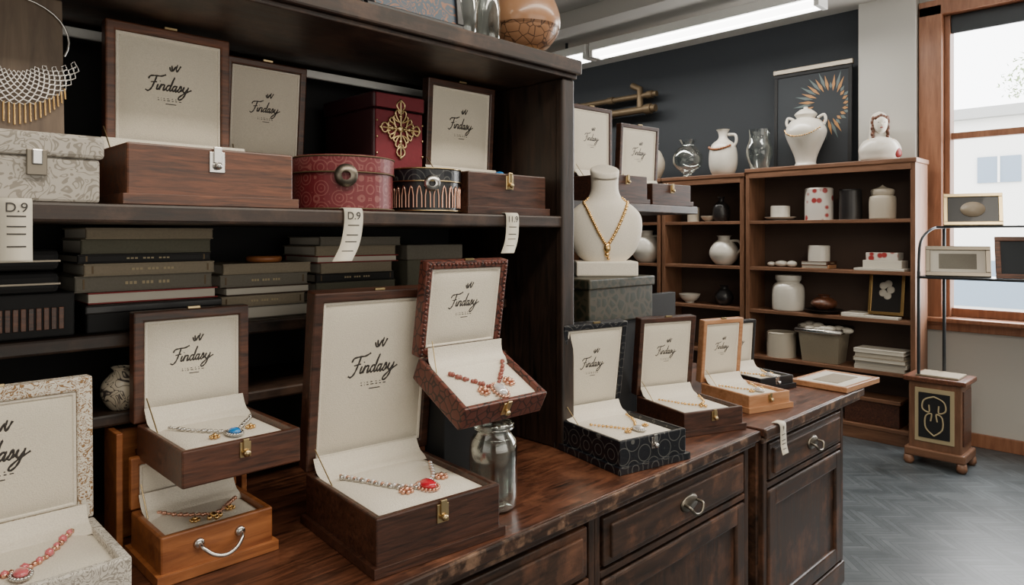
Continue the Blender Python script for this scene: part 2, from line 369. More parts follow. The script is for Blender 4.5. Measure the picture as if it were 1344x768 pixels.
def jbox(loc, rz, W, D, H, Lh, lean, body, kind='gold', lidW=None, lidx=0, T=.04, tilt=0, plinth=.014, wall=.014, lwall=None,
         clasp='brass', logo=.39, lidbody=None, seed=0, name='jewelry_box', handle=False, studs=False):
    root = empty(name, loc, (R(tilt), 0, R(rz)))
    lidW = lidW or W; body_m = M[body]; lid_m = M[lidbody or body]
    lwall = lwall or wall * 1.35
    if plinth: tray('plinth', W + .02, D + .02, .022, .02, .001, body_m, root, bevel=.006)
    tray('base', W, D, H, wall, .018, body_m, root, bevel=.004)
    iw, idp = W - 2 * wall, D - 2 * wall
    pad('cushion', iw + .001, idp + .001, .011, M['cream2'], root, (0, 0, H - .0165))
    yb = D / 2 - wall
    prof = [(yb - .05, H - .012), (yb - .035, H - .002), (yb - .018, H + .004), (yb - .006, H + .016), (yb + .005, H + .036)]
    bm = bmesh.new(); last = None
    for (yy, zz) in smoothprof(prof, 4):
        a = bm.verts.new((-iw / 2, yy, zz)); b_ = bm.verts.new((iw / 2, yy, zz))
        if last: bm.faces.new((last[0], last[1], b_, a))
        last = (a, b_)
    finish('lining_flap', bm, M['cream2'], root, (0, 0, 0), (0, 0, 0), True)
    lid = empty('lid', (lidx, D / 2, H), (R(90 - lean), 0, 0), root)
    tray('lid_frame', lidW, Lh, T, lwall, .016, lid_m, lid, (0, Lh / 2, -T), bevel=.004)
    tray('lid_inner_rim', lidW - 2 * lwall - .002, Lh - 2 * lwall - .002, .012, .006, .004, M['cream2'], lid, (0, Lh / 2, -.0165), bevel=.002)
    pad('lid_lining', lidW - 2 * lwall - .012, Lh - 2 * lwall - .012, .006, M['cream'], lid, (0, Lh / 2, -.0085))
    if studs:
        sp_ = []
        for k in range(22):
            yy = .008 + k * (Lh - .016) / 21
            for sx in (-1, 1): sp_.append(((sx * (lidW / 2 - .009), yy, .0), .005))
            xx_ = -lidW / 2 + .01 + k * (lidW - .02) / 21; sp_.append(((xx_, Lh - .009, 0), .005))
        ball_mesh('braided_edge', sp_, body_m, lid)
    if logo:
        lg = bpy.data.objects.new('logo', logo_cu); s = lidW * logo / 8.2
        link(lg, lid, (0, Lh * .56, -.0022), (0, 0, 0)); lg.scale = (s, s, s * .2)
    box('lid_catch', (.03, .006, .008), (0, Lh + .003, -.005), M['brass'], lid, .001)
    for sx in (-1, 1): box('hinge', (.03, .008, .012), (sx * W * .3, D / 2 + .002, H - .006), M['brass'], root, .001)
    tube('stay', [(-iw / 2 + .004, D * .2, H - .005), (-iw / 2 + .004, D / 2 - .012, H + .06)], .0016, M['brass'], root)
    yf = -D / 2
    if handle:
        pts = [(-.045, yf - .004, H * .66), (-.042, yf - .02, H * .6), (-.025, yf - .03, H * .45), (.0, yf - .034, H * .38), (.025, yf - .03, H * .45), (.042, yf - .02, H * .6), (.045, yf - .004, H * .66)]
        tube('handle', smoothprof(pts, 4), .0045, M['silver'], root)
        for sx in (-1, 1): lathe('handle_boss', [(0, .008), (.01, .006), (.012, 0), (0, 0)], M['silver'], root, (sx * .045, yf, H * .66), 16, (R(90), 0, 0))
    elif clasp:
        cm = M[clasp]; k = min(1.25, max(.8, W / .3))
        box('clasp_plate', (.028 * k, .004, .038 * k), (0, yf - .002, H - .025 * k), cm, root, .002)
        box('clasp_hasp', (.015 * k, .006, .03 * k), (0, yf - .006, H - .012 * k), cm, root, .003)
        lathe('clasp_knob', [(0, .016), (.006, .014), (.009, .008), (.004, .004), (.004, 0), (0, 0)], cm, root, (0, yf - .003, H - .032 * k), 16, (R(90), 0, 0))
    jewel(root, kind, iw, idp, H - .006, seed)
    return root

# ---------------------------------------------------------------- room
bx('floor', -3, 6.4, -3.2, 6.6, -.1, 0, M['floor'], bevel=0)
bx('ceiling', -3, 6.4, -3.2, 6.6, 3.5, 3.6, M['ceil'], bevel=0)
wf = empty('wall_far')
bx('dark_section', 6.2, 6.4, 1.9, 6.6, 0, 3.5, M['wall_d'], wf, 0)
bx('below_window', 6.2, 6.4, .1, 1.9, 0, .95, M['wall_l'], wf, 0)
bx('above_window', 6.2, 6.4, .1, 1.9, 3.3, 3.5, M['wall_l'], wf, 0)
bx('beside_window', 6.2, 6.4, 1.52, 1.9, .95, 3.3, M['wall_l'], wf, 0)
bx('right_of_window', 6.2, 6.4, -3.2, .1, 0, 3.5, M['wall_l'], wf, 0)
bx('column', 6.08, 6.21, 1.67, 2.09, 0, 3.5, M['wall_l'], wf, 0)
bx('wall_left', -3, 6.4, 6.6, 6.7, 0, 3.5, M['wall_d'], bevel=0)
bx('wall_rear', -3.1, -3, -3.2, 6.7, 0, 3.5, M['wall_l'], bevel=0)
bx('wall_right', -3, 6.4, -3.3, -3.2, 0, 3.5, M['wall_l'], bevel=0)
bb = empty('baseboard_far')
bx('board', 6.175, 6.2, -3.2, 1.67, 0, .1, M['trim'], bb, .004)
w = empty('window_1')
for nm, a in {'jamb_left': (6.13, 6.3, 1.5, 1.66, .9, 3.38), 'jamb_inner': (6.2, 6.32, 1.46, 1.5, .95, 3.3), 'jamb_right': (6.13, 6.3, .02, .14, .9, 3.38),
              'head': (6.13, 6.3, .02, 1.66, 3.3, 3.42), 'apron': (6.15, 6.22, .05, 1.63, .86, .93)}.items():
    bx(nm, *a, M['trim'], w, .006)
bx('sill', 6.06, 6.34, -.02, 1.7, .93, .965, M['trim'], w, .008)
bx('sash_bottom', 6.25, 6.3, .14, 1.47, .965, 1.03, M['trim'], w, .004)
bx('meeting_rail', 6.24, 6.3, .14, 1.47, 2.34, 2.39, M['trim'], w, .004)
bx('roller_blind', 6.22, 6.25, .16, 1.46, 3.16, 3.3, M['steel'], w, .004)
cb_ = empty('ceiling_beam')
for X in (3.4, 4.5): bx('beam', X, X + .18, -3, 6.5, 3.36, 3.5, M['ceil'], cb_, .005)
pp = empty('ceiling_pipe')
for k, (X, z, r) in enumerate([(6.08, 3.05, .03), (6.06, 2.9, .04)]):
    tube('pipe', [(X, 4.05, z), (X, 6.5, z)], r, M['bronze'], pp)
    for Y in (4.1, 4.6, 5.1): tube('coupling', [(X, Y, z), (X, Y + .07, z)], r * 1.35, M['bronze'], pp)
tube('elbow', [(6.07, 4.25, 2.9), (6.07, 4.25, 3.12), (6.07, 4.35, 3.17)], .035, M['bronze'], pp)
def fluo(x, y0, y1, z=3.3):
    f = empty('fluorescent_light')
    bx('housing', x - .09, x + .09, y0, y1, z + .04, z + .12, M['white'], f, .01)
    bx('hanger', x - .01, x + .01, y0 + .3, y0 + .32, z + .12, 3.5, M['steel'], f, 0)
    for dx in (-.045, .045): tube('tube', [(x + dx, y0 + .04, z + .01), (x + dx, y1 - .04, z + .01)], .03, M['tube'], f, res=4)
    for yy in (y0, y1 - .04): bx('end_cap', x - .085, x + .085, yy, yy + .04, z - .02, z + .05, M['white'], f, .005)
fluo(5.25, 2.05, 4.2); fluo(5.25, 4.24, 6.3)
tube('conduit', [(5.25, 1.0, 3.36), (5.25, 2.05, 3.36)], .02, M['pewter'], cb_)

# ---------------------------------------------------------------- counter
ct = empty('sideboard_counter')
def bail(parent, x, y, z, s=1.0):
    lathe('pull_plate', [(0, .01), (.028 * s, .007), (.034 * s, 0), (0, 0)], M['pewter'], parent, (x, y, z), 20, (R(90), 0, 0), (1.5, .8))
    pts = [(-.035 * s, -.008, .004), (-.036 * s, -.03, -.002), (-.022 * s, -.036, -.02), (0, -.038, -.026), (.022 * s, -.036, -.02), (.036 * s, -.03, -.002), (.035 * s, -.008, .004)]
    tube('pull_bail', smoothprof(pts, 4), .005, M['pewter'], parent, (x, y, z))
def unit(x0, x1, bays, yf, ztop, top0, top1):
    bx('worktop', top0, top1, yf - .022, 2.26, ztop - .03, ztop, M['counter'], ct, .004)
    bx('worktop_nosing', top0, top1 + .002, yf - .032, yf - .018, ztop - .036, ztop - .001, M['cedge'], ct, .007)
    bx('worktop_moulding', top0, top1 - .01, yf - .018, 2.24, ztop - .058, ztop - .034, M['cedge'], ct, .008)
    bx('carcass', x0, x1, yf + .02, 2.24, .06, ztop - .055, M['cfront'], ct, .002)
    bx('plinth_base', x0 - .005, x1 + .01, yf - .005, 2.24, 0, .1, M['cfront'], ct, .008)
    for i, (a, b_) in enumerate(bays):
        for xs in (a - .03, b_):
            bx('stile', xs, xs + .03, yf, yf + .03, .1, ztop - .055, M['cfrontz'], ct, .004)
        bx('drawer_front', a + .012, b_ - .012, yf - .004, yf + .025, ztop - .215, ztop - .075, M['cfront'], ct, .005)
        bx('drawer_panel', a + .04, b_ - .04, yf - .014, yf, ztop - .195, ztop - .097, M['cfront'], ct, .008)
        bx('rail', a, b_, yf, yf + .03, ztop - .245, ztop - .225, M['cfront'], ct, .003)
        z0, z1 = .115, ztop - .255
        bx('door_panel', a + .05, b_ - .05, yf + .008, yf + .022, z0 + .04, z1 - .04, M['cfrontz'], ct, .002)
        for q in ((a + .006, a + .07), (b_ - .07, b_ - .006)):
            bx('door_stile', q[0], q[1], yf - .006, yf + .02, z0, z1, M['cfrontz'], ct, .008)
        for q in ((z0, z0 + .07), (z1 - .07, z1)):
            bx('door_rail', a + .06, b_ - .06, yf - .006, yf + .02, q[0], q[1], M['cfront'], ct, .008)
        bail(ct, (a + b_) / 2 + .02, yf - .014, ztop - .145, 1.05)
unit(-.6, 2.46, [(-.3, .58), (.61, 1.52), (1.57, 2.43)], 1.235, .865, -.62, 2.495)
unit(2.52, 3.34, [(2.57, 3.31)], 1.215, .872, 2.5, 3.52)

# ---------------------------------------------------------------- hutch
h = empty('display_hutch')
bx('top_board', -.6, 1.86, 1.54, 2.2, 2.15, 2.2, M['hutch'], h, .006)
bx('top_moulding', -.6, 1.85, 1.555, 2.2, 2.135, 2.15, M['hutch'], h, .004)
bx('middle_shelf', -.6, 1.79, 1.57, 2.18, 1.624, 1.663, M['hutch'], h, .006)
bx('book_shelf', -.6, 1.79, 1.84, 2.18, 1.33, 1.365, M['hutch'], h, .006)
bx('lower_shelf', -.6, 1.79, 1.84, 2.18, 1.145, 1.175, M['hutch'], h, .006)
bx('back_panel', -.6, 1.84, 2.18, 2.2, .865, 2.15, M['black'], h, 0)
bx('end_panel', 1.79, 1.84, 1.57, 2.18, .866, 2.135, M['hutchz'], h, .006)
bx('end_post', 1.785, 1.848, 1.565, 1.6, .866, 2.135, M['hutchz'], h, .008)
bx('far_end_panel', -.65, -.6, 1.57, 2.2, .866, 2.2, M['hutchz'], h, .006)
bx('light_rail', -.5, 1.78, 2.03, 2.045, 2.1, 2.125, M['white'], h, .004)

# ---------------------------------------------------------------- counter boxes
jbox((1.025, 1.435, .866), -5, .338, .37, .125, .465, -7, 'walnut', 'ruby', T=.05, seed=1, plinth=.02, wall=.016, lwall=.026, logo=.42, lidW=.365, lidx=.014)
jbox((.25, 1.615, .866), 0, .35, .27, .11, .31, 2, 'damask2', 'pink', T=.04, wall=.018, lwall=.03, lidbody='floral', clasp=None, seed=2, plinth=0)
jbox((.622, 1.65, .866), 0, .245, .20, .10, .12, 0, 'orange', 'mixed', handle=True, logo=0, seed=3, T=.02)
ri = empty('display_riser')
bx('riser_back', .49, .79, 1.86, 1.885, .866, 1.13, M['orange'], ri, .003)
bx('riser_shelf', .54, .775, 1.56, 1.86, 1.066, 1.077, M['mahog2'], ri, .002)
bx('riser_side', .478, .492, 1.78, 1.88, .866, 1.14, M['orange'], ri, .002)
bx('riser_side_2', .775, .789, 1.79, 1.86, .866, 1.062, M['orange'], ri, .002)
jbox((.650, 1.63, 1.078), 0, .262, .29, .078, .262, 0, 'mahog2', 'sapph', T=.035, seed=4, lidW=.275, plinth=0, lwall=.024)
jbox((1.275, 1.43, 1.160), -2, .29, .225, .065, .262, 18, 'croc', 'garnet', T=.035, tilt=27, seed=5, plinth=0, lidW=.29, lwall=.022, studs=True)
rb = empty('display_riser'); bx('block', 1.24, 1.38, 1.53, 1.62, .866, 1.17, M['black'], rb, .003)
jar = empty('glass_jar', (1.285, 1.375, .866))
pr = [(0, 0), (.055, 0), (.063, .01), (.065, .04), (.065, .16), (.06, .185), (.048, .2), (.048, .212), (.054, .216), (.054, .226), (.048, .23)]
lathe('jar_wall', pr, M['glass'], jar)
lathe('jar_inner_wall', [(r * .93, z + .004) for r, z in pr[1:-2]], M['glass'], jar)
lathe('jar_base', [(0, .004), (.052, .004), (.055, .012), (0, .016)], M['glass'], jar)
for z in (.216, .226, .19): tube('jar_thread', [(.054 * math.cos(a), .054 * math.sin(a), z) for a in [i * math.pi / 12 for i in range(24)]], .0022, M['glass'], jar, cyclic=True)
jbox((1.905, 1.415, .866), -12, .285, .325, .10, .325, -8, 'lattice', 'silver', T=.045, seed=6, plinth=.016, clasp='silver', lwall=.02)
jbox((2.40, 1.455, .866), -20, .275, .30, .085, .315, -6, 'walnut', 'gold', T=.04, seed=7, lwall=.02)
jbox((2.83, 1.44, .873), -17, .235, .28, .07, .28, -5, 'tan', 'silver', T=.035, seed=8, lwall=.02)
jbox((3.215, 1.57, .873), -16, .22, .24, .06, .24, -4, 'blackg', 'silver', T=.03, seed=9, clasp='silver', lwall=.016)
tr = empty('picture_tray', (3.515, 1.315, .874), (0, 0, R(-4)))
tray('tray_frame', .36, .27, .026, .02, .006, M['tan'], tr)
box('print', (.31, .22, .003), (0, 0, .022), M['paper'], tr, 0)
box('print_band', (.22, .12, .002), (0, 0, .0245), M['taupe'], tr, 0)
rs = empty('display_riser')
bx('black_block', 2.06, 2.38, 1.68, 1.9, .866, 1.255, M['black'], rs, .004)
dp = empty('jewelry_display_panel'); bx('panel', 2.58, 2.86, 1.80, 1.83, .873, 1.33, M['black'], dp, .004); bx('easel_foot', 2.64, 2.78, 1.83, 1.92, .873, .9, M['black'], dp, .002)
rg = empty('storage_box')
bx('body', 2.05, 2.47, 1.665, 1.92, 1.256, 1.395, M['green'], rg, .006)
bx('box_lid', 2.043, 2.477, 1.658, 1.927, 1.39, 1.43, M['green'], rg, .006)
bu = empty('necklace_bust', (2.30, 1.785, 1.431), (0, 0, R(-44)))
box('bust_base', (.25, .15, .06), (0, 0, .03), M['bust'], bu, .006)
sec = smoothprof([(.06, .085, .045, 0), (.09, .118, .056, 0), (.14, .145, .062, 0), (.2, .155, .064, 0), (.25, .148, .06, 0), (.285, .118, .054, .0), (.315, .076, .05, .004), (.35, .058, .048, .006), (.4, .057, .048, .006), (.435, .06, .05, .006), (.443, .048, .04, .006)], 4)
bm = bmesh.new(); prev = None; N = 32
for z, rx, ry, yo in sec:
    ring = [bm.verts.new((rx * math.cos(2 * math.pi * i / N), yo + ry * math.sin(2 * math.pi * i / N), z + (.02 * math.sin(2 * math.pi * i / N) if z > .4 else 0))) for i in range(N)]
    if prev:
        for i in range(N): bm.faces.new((prev[i], prev[(i + 1) % N], ring[(i + 1) % N], ring[i]))
    prev = ring
bm.faces.new(prev)
finish('bust_form', bm, M['bust'], bu, (0, 0, 0), (0, 0, 0), True)
def secat(z):
    for a, b_ in zip(sec[:-1], sec[1:]):
        if a[0] <= z <= b_[0]:
            t = (z - a[0]) / (b_[0] - a[0] + 1e-9); return [a[i] + (b_[i] - a[i]) * t for i in range(4)]
    return sec[-1]
npts = []
for i in range(81):
    t = -1 + i / 40
    x = t * .098; z = .125 + .195 * abs(t) ** 1.25
    s = secat(z); q = max(0.0, 1 - (x / s[1]) ** 2) if abs(x) < s[1] else 0
    if abs(x) > s[1] * .97: x = math.copysign(s[1] * .97, x); q = 1 - .97 ** 2
    npts.append((x, s[3] - s[2] * math.sqrt(q) - .004, z))
ball_mesh('gold_rope', [(p, .0078 if k % 2 else .006) for k, p in enumerate(resample(npts, .0085))], M['gold'], bu)
ball_mesh('gold_pendant', [((0, -.066, .115), .018, (.8, .5, 1.2)), ((0, -.06, .088), .010), ((.006, -.06, .072), .007)], M['gold'], bu, sub=2)

# ---------------------------------------------------------------- second rack with shelf
dr = empty('display_rack')
bx('rack_shelf', 1.87, 3.23, 1.9, 2.22, 1.705, 1.745, M['hutch'], dr, .005)
for X in (1.9, 3.06): bx('rack_post', X, X + .03, 2.27, 2.3, 0, 1.705, M['black'], dr, .002)
bx('rack_bracket', 1.9, 3.09, 2.2, 2.3, 1.675, 1.705, M['black'], dr, .002)
jbox((2.665, 2.04, 1.746), -4, .29, .22, .13, .35, 0, 'walnut', 'gold', T=.035, seed=11, lwall=.02)
jbox((3.03, 2.03, 1.746), -6, .30, .22, .105, .32, -3, 'walnut', 'gold', T=.035, seed=12, lwall=.02)

# ---------------------------------------------------------------- middle shelf items
Z = 1.664
gc = empty('fabric_case')
bx('case_body', .05, .40, 1.6, 1.86, Z, Z + .088, M['damask'], gc, .006)
bx('case_lid', .043, .407, 1.593, 1.867, Z + .088, Z + .135, M['damask'], gc, .008)
box('latch_plate', (.034, .005, .05), (.29, 1.592, Z + .075), M['pewter'], gc, .004)
box('latch_hook', (.018, .008, .03), (.29, 1.588, Z + .085), M['silver'], gc, .003)
nb = empty('necklace_display_board', (.25, 1.76, Z + .136), (R(-4), 0, 0))
box('board', (.24, .015, .31), (0, 0, .156), M['board'], nb, .003)
items = []
for row in range(9):
    for i in range(-9 + row // 2, 10 - row // 2):
        a = (i + .5 * (row % 2)) / 9 * 1.25
        rad = .125 - row * .0075
        items.append([(.03 + math.sin(a + da) * (rad + dr_) * .95, -.012, .2 - math.cos(a + da) * (rad + dr_)) for da, dr_ in ((-.07, 0), (0, .006), (.07, 0), (0, -.006), (-.07, 0))])
tube('bib_mesh_links', items, .0011, M['silver'], nb, res=1)
fr = []
for i in range(-11, 12):
    a = i / 11 * .85; fr.append([(.03 + math.sin(a) * .12, -.012, .2 - math.cos(a) * .128), (.03 + math.sin(a) * .122, -.012, .2 - math.cos(a) * .128 - .045 + abs(i) * .002)])
tube('bib_fringe', fr, .0019, M['gold'], nb)
tube('bib_chain', [(.03 + math.sin(a) * .1, -.012, .22 + math.cos(a) * .08) for a in [-2 + i * .2 for i in range(21)]], .0022, M['silver'], nb)

jbox((.632, 1.72, Z), 0, .37, .255, .13, .32, 0, 'mahog', None, lidW=.295, lidx=-.012, T=.035, seed=13, clasp='silver', lwall=.022)
jbox((.93, 1.93, Z), 0, .235, .12, .135, .31, -5, 'mahog2', None, lidW=.25, lidx=.0, T=.03, seed=14, plinth=0, lwall=.02)
jbox((1.56, 1.715, Z), 0, .345, .24, .13, .325, -3, 'walnut', 'sapph', lidW=.30, lidx=0, T=.035, seed=15, lwall=.022)
rbx = empty('round_trinket_box', (1.03, 1.715, Z))
lathe('drum', [(0, 0), (.134, 0), (.136, .004), (.136, .1), (0, .1)], M['burg'], rbx, seg=56, smooth=False)
lathe('drum_lid', [(0, .1), (.139, .1), (.14, .104), (.14, .14), (.136, .146), (0, .146)], M['burg'], rbx, seg=56, smooth=False)
for z in (.1, .004, .142): tube('rim_cord', [(.14 * math.cos(a), .14 * math.sin(a), z) for a in [i * math.pi / 28 for i in range(56)]], .0022, M['bronze'], rbx, cyclic=True)
a0 = R(-118)
lathe('ring_latch', [(.012, 0), (.03, 0), (.03, .007), (.012, .009)], M['pewter'], rbx, (.139 * math.cos(a0), .139 * math.sin(a0), .09), 24, (R(90), 0, R(-28)))
rb2 = empty('round_trinket_box', (1.30, 1.69, Z))
lathe('drum', [(0, 0), (.1, 0), (.102, .004), (.102, .09), (0, .09)], M['blackg'], rb2, seg=48, smooth=False)
lathe('drum_lid', [(0, .09), (.105, .09), (.105, .125), (.1, .131), (0, .131)], M['lattice'], rb2, seg=48, smooth=False)
ar = []
for i in range(26):
    a = i * 2 * math.pi / 26
    def P3(da, z): return (.1035 * math.cos(a + da), .1035 * math.sin(a + da), z)
    ar.append([P3(-.07, .015), P3(-.07, .05), P3(-.035, .07), P3(0, .078), P3(.035, .07), P3(.07, .05), P3(.07, .015)])
tube('gilt_arches', ar, .0022, M['rose'], rb2, res=1)
for z in (.006, .092, .129): tube('rim_cord', [(.105 * math.cos(a), .105 * math.sin(a), z) for a in [i * math.pi / 24 for i in range(48)]], .0022, M['brass'], rb2, cyclic=True)
lathe('ring_latch', [(.01, 0), (.024, 0), (.024, .006), (.01, .008)], M['silver'], rb2, (.104 * math.cos(a0), .104 * math.sin(a0), .085), 24, (R(90), 0, R(-28)))
mb = empty('ornate_keepsake_box')
bx('box_body', 1.19, 1.38, 1.81, 2.1, Z, 1.99, M['burgd'], mb, .008)
bx('front_velvet', 1.197, 1.373, 1.804, 1.812, Z + .02, 1.985, M['maroon'], mb, .003)
bx('top_lid', 1.186, 1.384, 1.804, 2.105, 1.99, 2.04, M['burgd'], mb, .008)
bx('lid_velvet', 1.195, 1.375, 1.799, 1.806, 1.992, 2.035, M['maroon'], mb, .003)
cx, cz = 1.285, 1.93
og = []; gs = []
for ang in range(0, 360, 90):
    ca, sa = math.cos(R(ang)), math.sin(R(ang)); Lr = .08 if ang in (90, 270) else .066
    def Q(t, s): return (cx + ca * Lr * t - sa * s, 1.799, cz + sa * Lr * t + ca * s)
    gs.append([Q(0, 0), Q(1.05, 0)])
    for sd in (-1, 1):
        gs.append([Q(*p) for p in smoothprof([(.25, .004 * sd), (.45, .016 * sd), (.65, .02 * sd), (.72, .011 * sd), (.6, .006 * sd)], 4)])
        gs.append([Q(*p) for p in smoothprof([(.7, .003 * sd), (.85, .014 * sd), (1.0, .013 * sd), (1.12, .0)], 4)])
        gs.append([Q(*p) for p in smoothprof([(.05, .02 * sd), (.3, .026 * sd), (.42, .036 * sd), (.3, .042 * sd), (.22, .034 * sd)], 4)])
    og.append((Q(1.12, 0), .006, (1, .5, 1))); og.append((Q(.5, 0), .008, (1, .5, 1)))
og.append(((cx, 1.799, cz), .014, (1, .4, 1)))
tube('gold_cross_scrolls', gs, .0032, M['brass'], mb, res=1)
ball_mesh('gold_cross_bosses', og, M['brass'], mb)
for sx in (1.199, 1.371):
    ball_mesh('corner_studs', [((sx, 1.801, z), .004, (1, .5, 1)) for z in (1.75, 1.8, 1.85, 1.9, 1.95, 2.0, 2.03)], M['brass'], mb)

# ---------------------------------------------------------------- books
def book(parent, x0, x1, y0, y1, z0, th, cover, spine='front', pages='paper', band=True):
    c = M[cover]
    bx('cover_bottom', x0, x1, y0, y1, z0, z0 + .003, c, parent, .001)
    bx('cover_top', x0, x1, y0, y1, z0 + th - .004, z0 + th - .0005, c, parent, .001)
    if spine == 'front':
        bx('spine', x0 + .001, x1 - .001, y0 - .001, y0 + .012, z0 + .001, z0 + th - .0015, c, parent, .009)
        if band:
            for k in range(11):
                if k in (3, 7): continue
                box('title', ((x1 - x0) * .02, .0008, th * .18), ((x0 + x1) / 2 + (k - 5) * (x1 - x0) * .03, y0 - .0016, z0 + th / 2), M['tooling'], parent, 0)
            for fx in (.06, .94): box('spine_band', (.004, .0008, th * .6), (x0 + (x1 - x0) * fx, y0 - .0014, z0 + th / 2), M['bronze'], parent, 0)
        bx('pages', x0 + .005, x1 - .005, y0 + .003, y1 - .004, z0 + .003, z0 + th - .004, M[pages], parent, 0)
    else:
        bx('pages', x0 + .002, x1 - .006, y0 + .006, y1 - .004, z0 + .003, z0 + th - .004, M[pages], parent, 0)
        bx('spine', x0, x1, y1 - .003, y1, z0, z0 + th - .0005, c, parent, .001)
def stack(x0, x1, y0, y1, z, spec, seed=5):
    s = empty('book_stack'); rnd = random.Random(int(x0 * 1000) + seed)
    for th, cover, sp in spec:
        a, b_, c_ = rnd.uniform(-.012, .016), rnd.uniform(-.03, .012), rnd.uniform(0, .03)
        book(s, x0 + a, x1 + b_, y0 + c_, y1, z, th, cover, sp, band=rnd.random() < .65); z += th
    return z
zb = 1.366
bxx = empty('storage_box'); bx('body', .44, .75, 1.87, 2.12, zb, zb + .06, M['black'], bxx, .004)
bx('lid', .435, .755, 1.865, 2.125, zb + .045, zb + .066, M['blackg'], bxx, .004)
stack(.43, .745, 1.87, 2.1, zb + .067, [(.028, 'redbook', 'pages'), (.04, 'greybook', 'front'), (.03, 'taupe', 'front'), (.022, 'blackbook', 'front'), (.036, 'greenbook', 'front'), (.028, 'taupe', 'front')])
zt = stack(.765, 1.03, 1.87, 2.1, zb, [(.036, 'greybook', 'pages'), (.03, 'taupe', 'front'), (.024, 'brownbook', 'pages'), (.034, 'greybook', 'front'), (.03, 'taupe', 'front')])
lathe('wooden_coaster', [(0, 0), (.045, 0), (.05, .006), (.05, .014), (.044, .018), (0, .016)], M['orange'], None, (.91, 1.95, zt + .001))
stack(1.05, 1.34, 1.88, 2.1, zb, [(.03, 'greybook', 'front'), (.028, 'taupe', 'pages'), (.03, 'greenbook', 'front'), (.028, 'blackbook', 'front'), (.032, 'taupe', 'front'), (.022, 'redbook', 'pages'), (.03, 'taupe', 'front'), (.028, 'greybook', 'front')])
db = empty('storage_box'); bx('body', 1.37, 1.60, 1.88, 2.12, zb, zb + .15, M['greenbook'], db, .004); bx('lid', 1.365, 1.605, 1.875, 2.125, zb + .15, zb + .2, M['greybook'], db, .004)
kb = empty('storage_box')
bx('body', -.05, .415, 1.87, 2.1, zb, zb + .1, M['black'], kb, .004)
for i in range(26): bx('slat', .02 + i * .0145, .030 + i * .0145, 1.866, 1.872, zb + .018, zb + .068, M['mahog' if i % 3 else 'mahog2'], kb, .001)
kb2 = empty('book_stack')
for i in range(2):
    bx('black_volume', -.05, .385, 1.87, 2.08, zb + .101 + i * .052, zb + .148 + i * .052, M['black'], kb2, .012)
    bx('black_volume_band', -.05, .386, 1.868, 1.872, zb + .12 + i * .052, zb + .124 + i * .052, M['pewter'], kb2, 0)
lathe('ceramic_vase', smoothprof([(0, 0), (.022, 0), (.042, .03), (.042, .062), (.024, .085), (.016, .092), (.022, .102)], 5), M['bluecer'], None, (.515, 1.88, 1.176))
# ---------------------------------------------------------------- price tags
def tag(x, w_, prof, txt='D.9', base=(0, 0)):
    t = empty('price_tag', (x, base[0], base[1]))
    pf = smoothprof(prof, 6); bm = bmesh.new(); last = None
    for p in pf:
        dx = p[2]
        a = bm.verts.new((-w_ / 2 + dx, p[0], p[1])); b_ = bm.verts.new((w_ / 2 + dx, p[0], p[1]))
        if last: bm.faces.new((last[0], last[1], b_, a))
        last = (a, b_)
    o = finish('ribbon', bm, M['tagp'], t, (0, 0, 0), (0, 0, 0), True)
    so = o.modifiers.new('s', 'SOLIDIFY'); so.thickness = .0012; so.offset = 0
    n = len(pf); p = pf[n // 3]
    tx = bpy.data.curves.new('digits', 'FONT'); tx.body = txt; tx.size = w_ * .5; tx.align_x = 'CENTER'; tx.extrude = .0002; tx.materials.append(M['ink'])
    link(bpy.data.objects.new('digits', tx), t, (p[2], p[0] - .0022, p[1] - .015), (R(90), 0, 0))
    for k in (.5, .6, .7, .8):
        q = pf[int(n * k)]
        box('print_line', (w_ * .6, .0008, .0025), (q[2], q[0] - .0012, q[1]), M['ink'], t, 0)
tag(.253, .05, [(.02, .003, 0), (-.003, .001, 0), (-.006, -.03, 0), (-.006, -.07, 0), (-.008, -.115, 0)], base=(1.57, 1.664), txt='D.9')
tag(.97, .055, [(.02, .003, 0), (-.003, .001, 0), (-.008, -.04, -.002), (-.02, -.09, -.02), (-.05, -.13, -.06)], base=(1.57, 1.664), txt='D.9')
tag(1.545, .055, [(.02, .003, 0), (-.003, .001, 0), (-.008, -.04, -.002), (-.02, -.085, -.02), (-.06, -.12, -.075)], base=(1.57, 1.664), txt='11.9')
tag(2.62, .05, [(.03, .003, 0), (-.002, .002, 0), (-.006, -.04, 0), (-.01, -.08, -.004), (-.02, -.11, -.01)], base=(1.180, .873), txt='9')

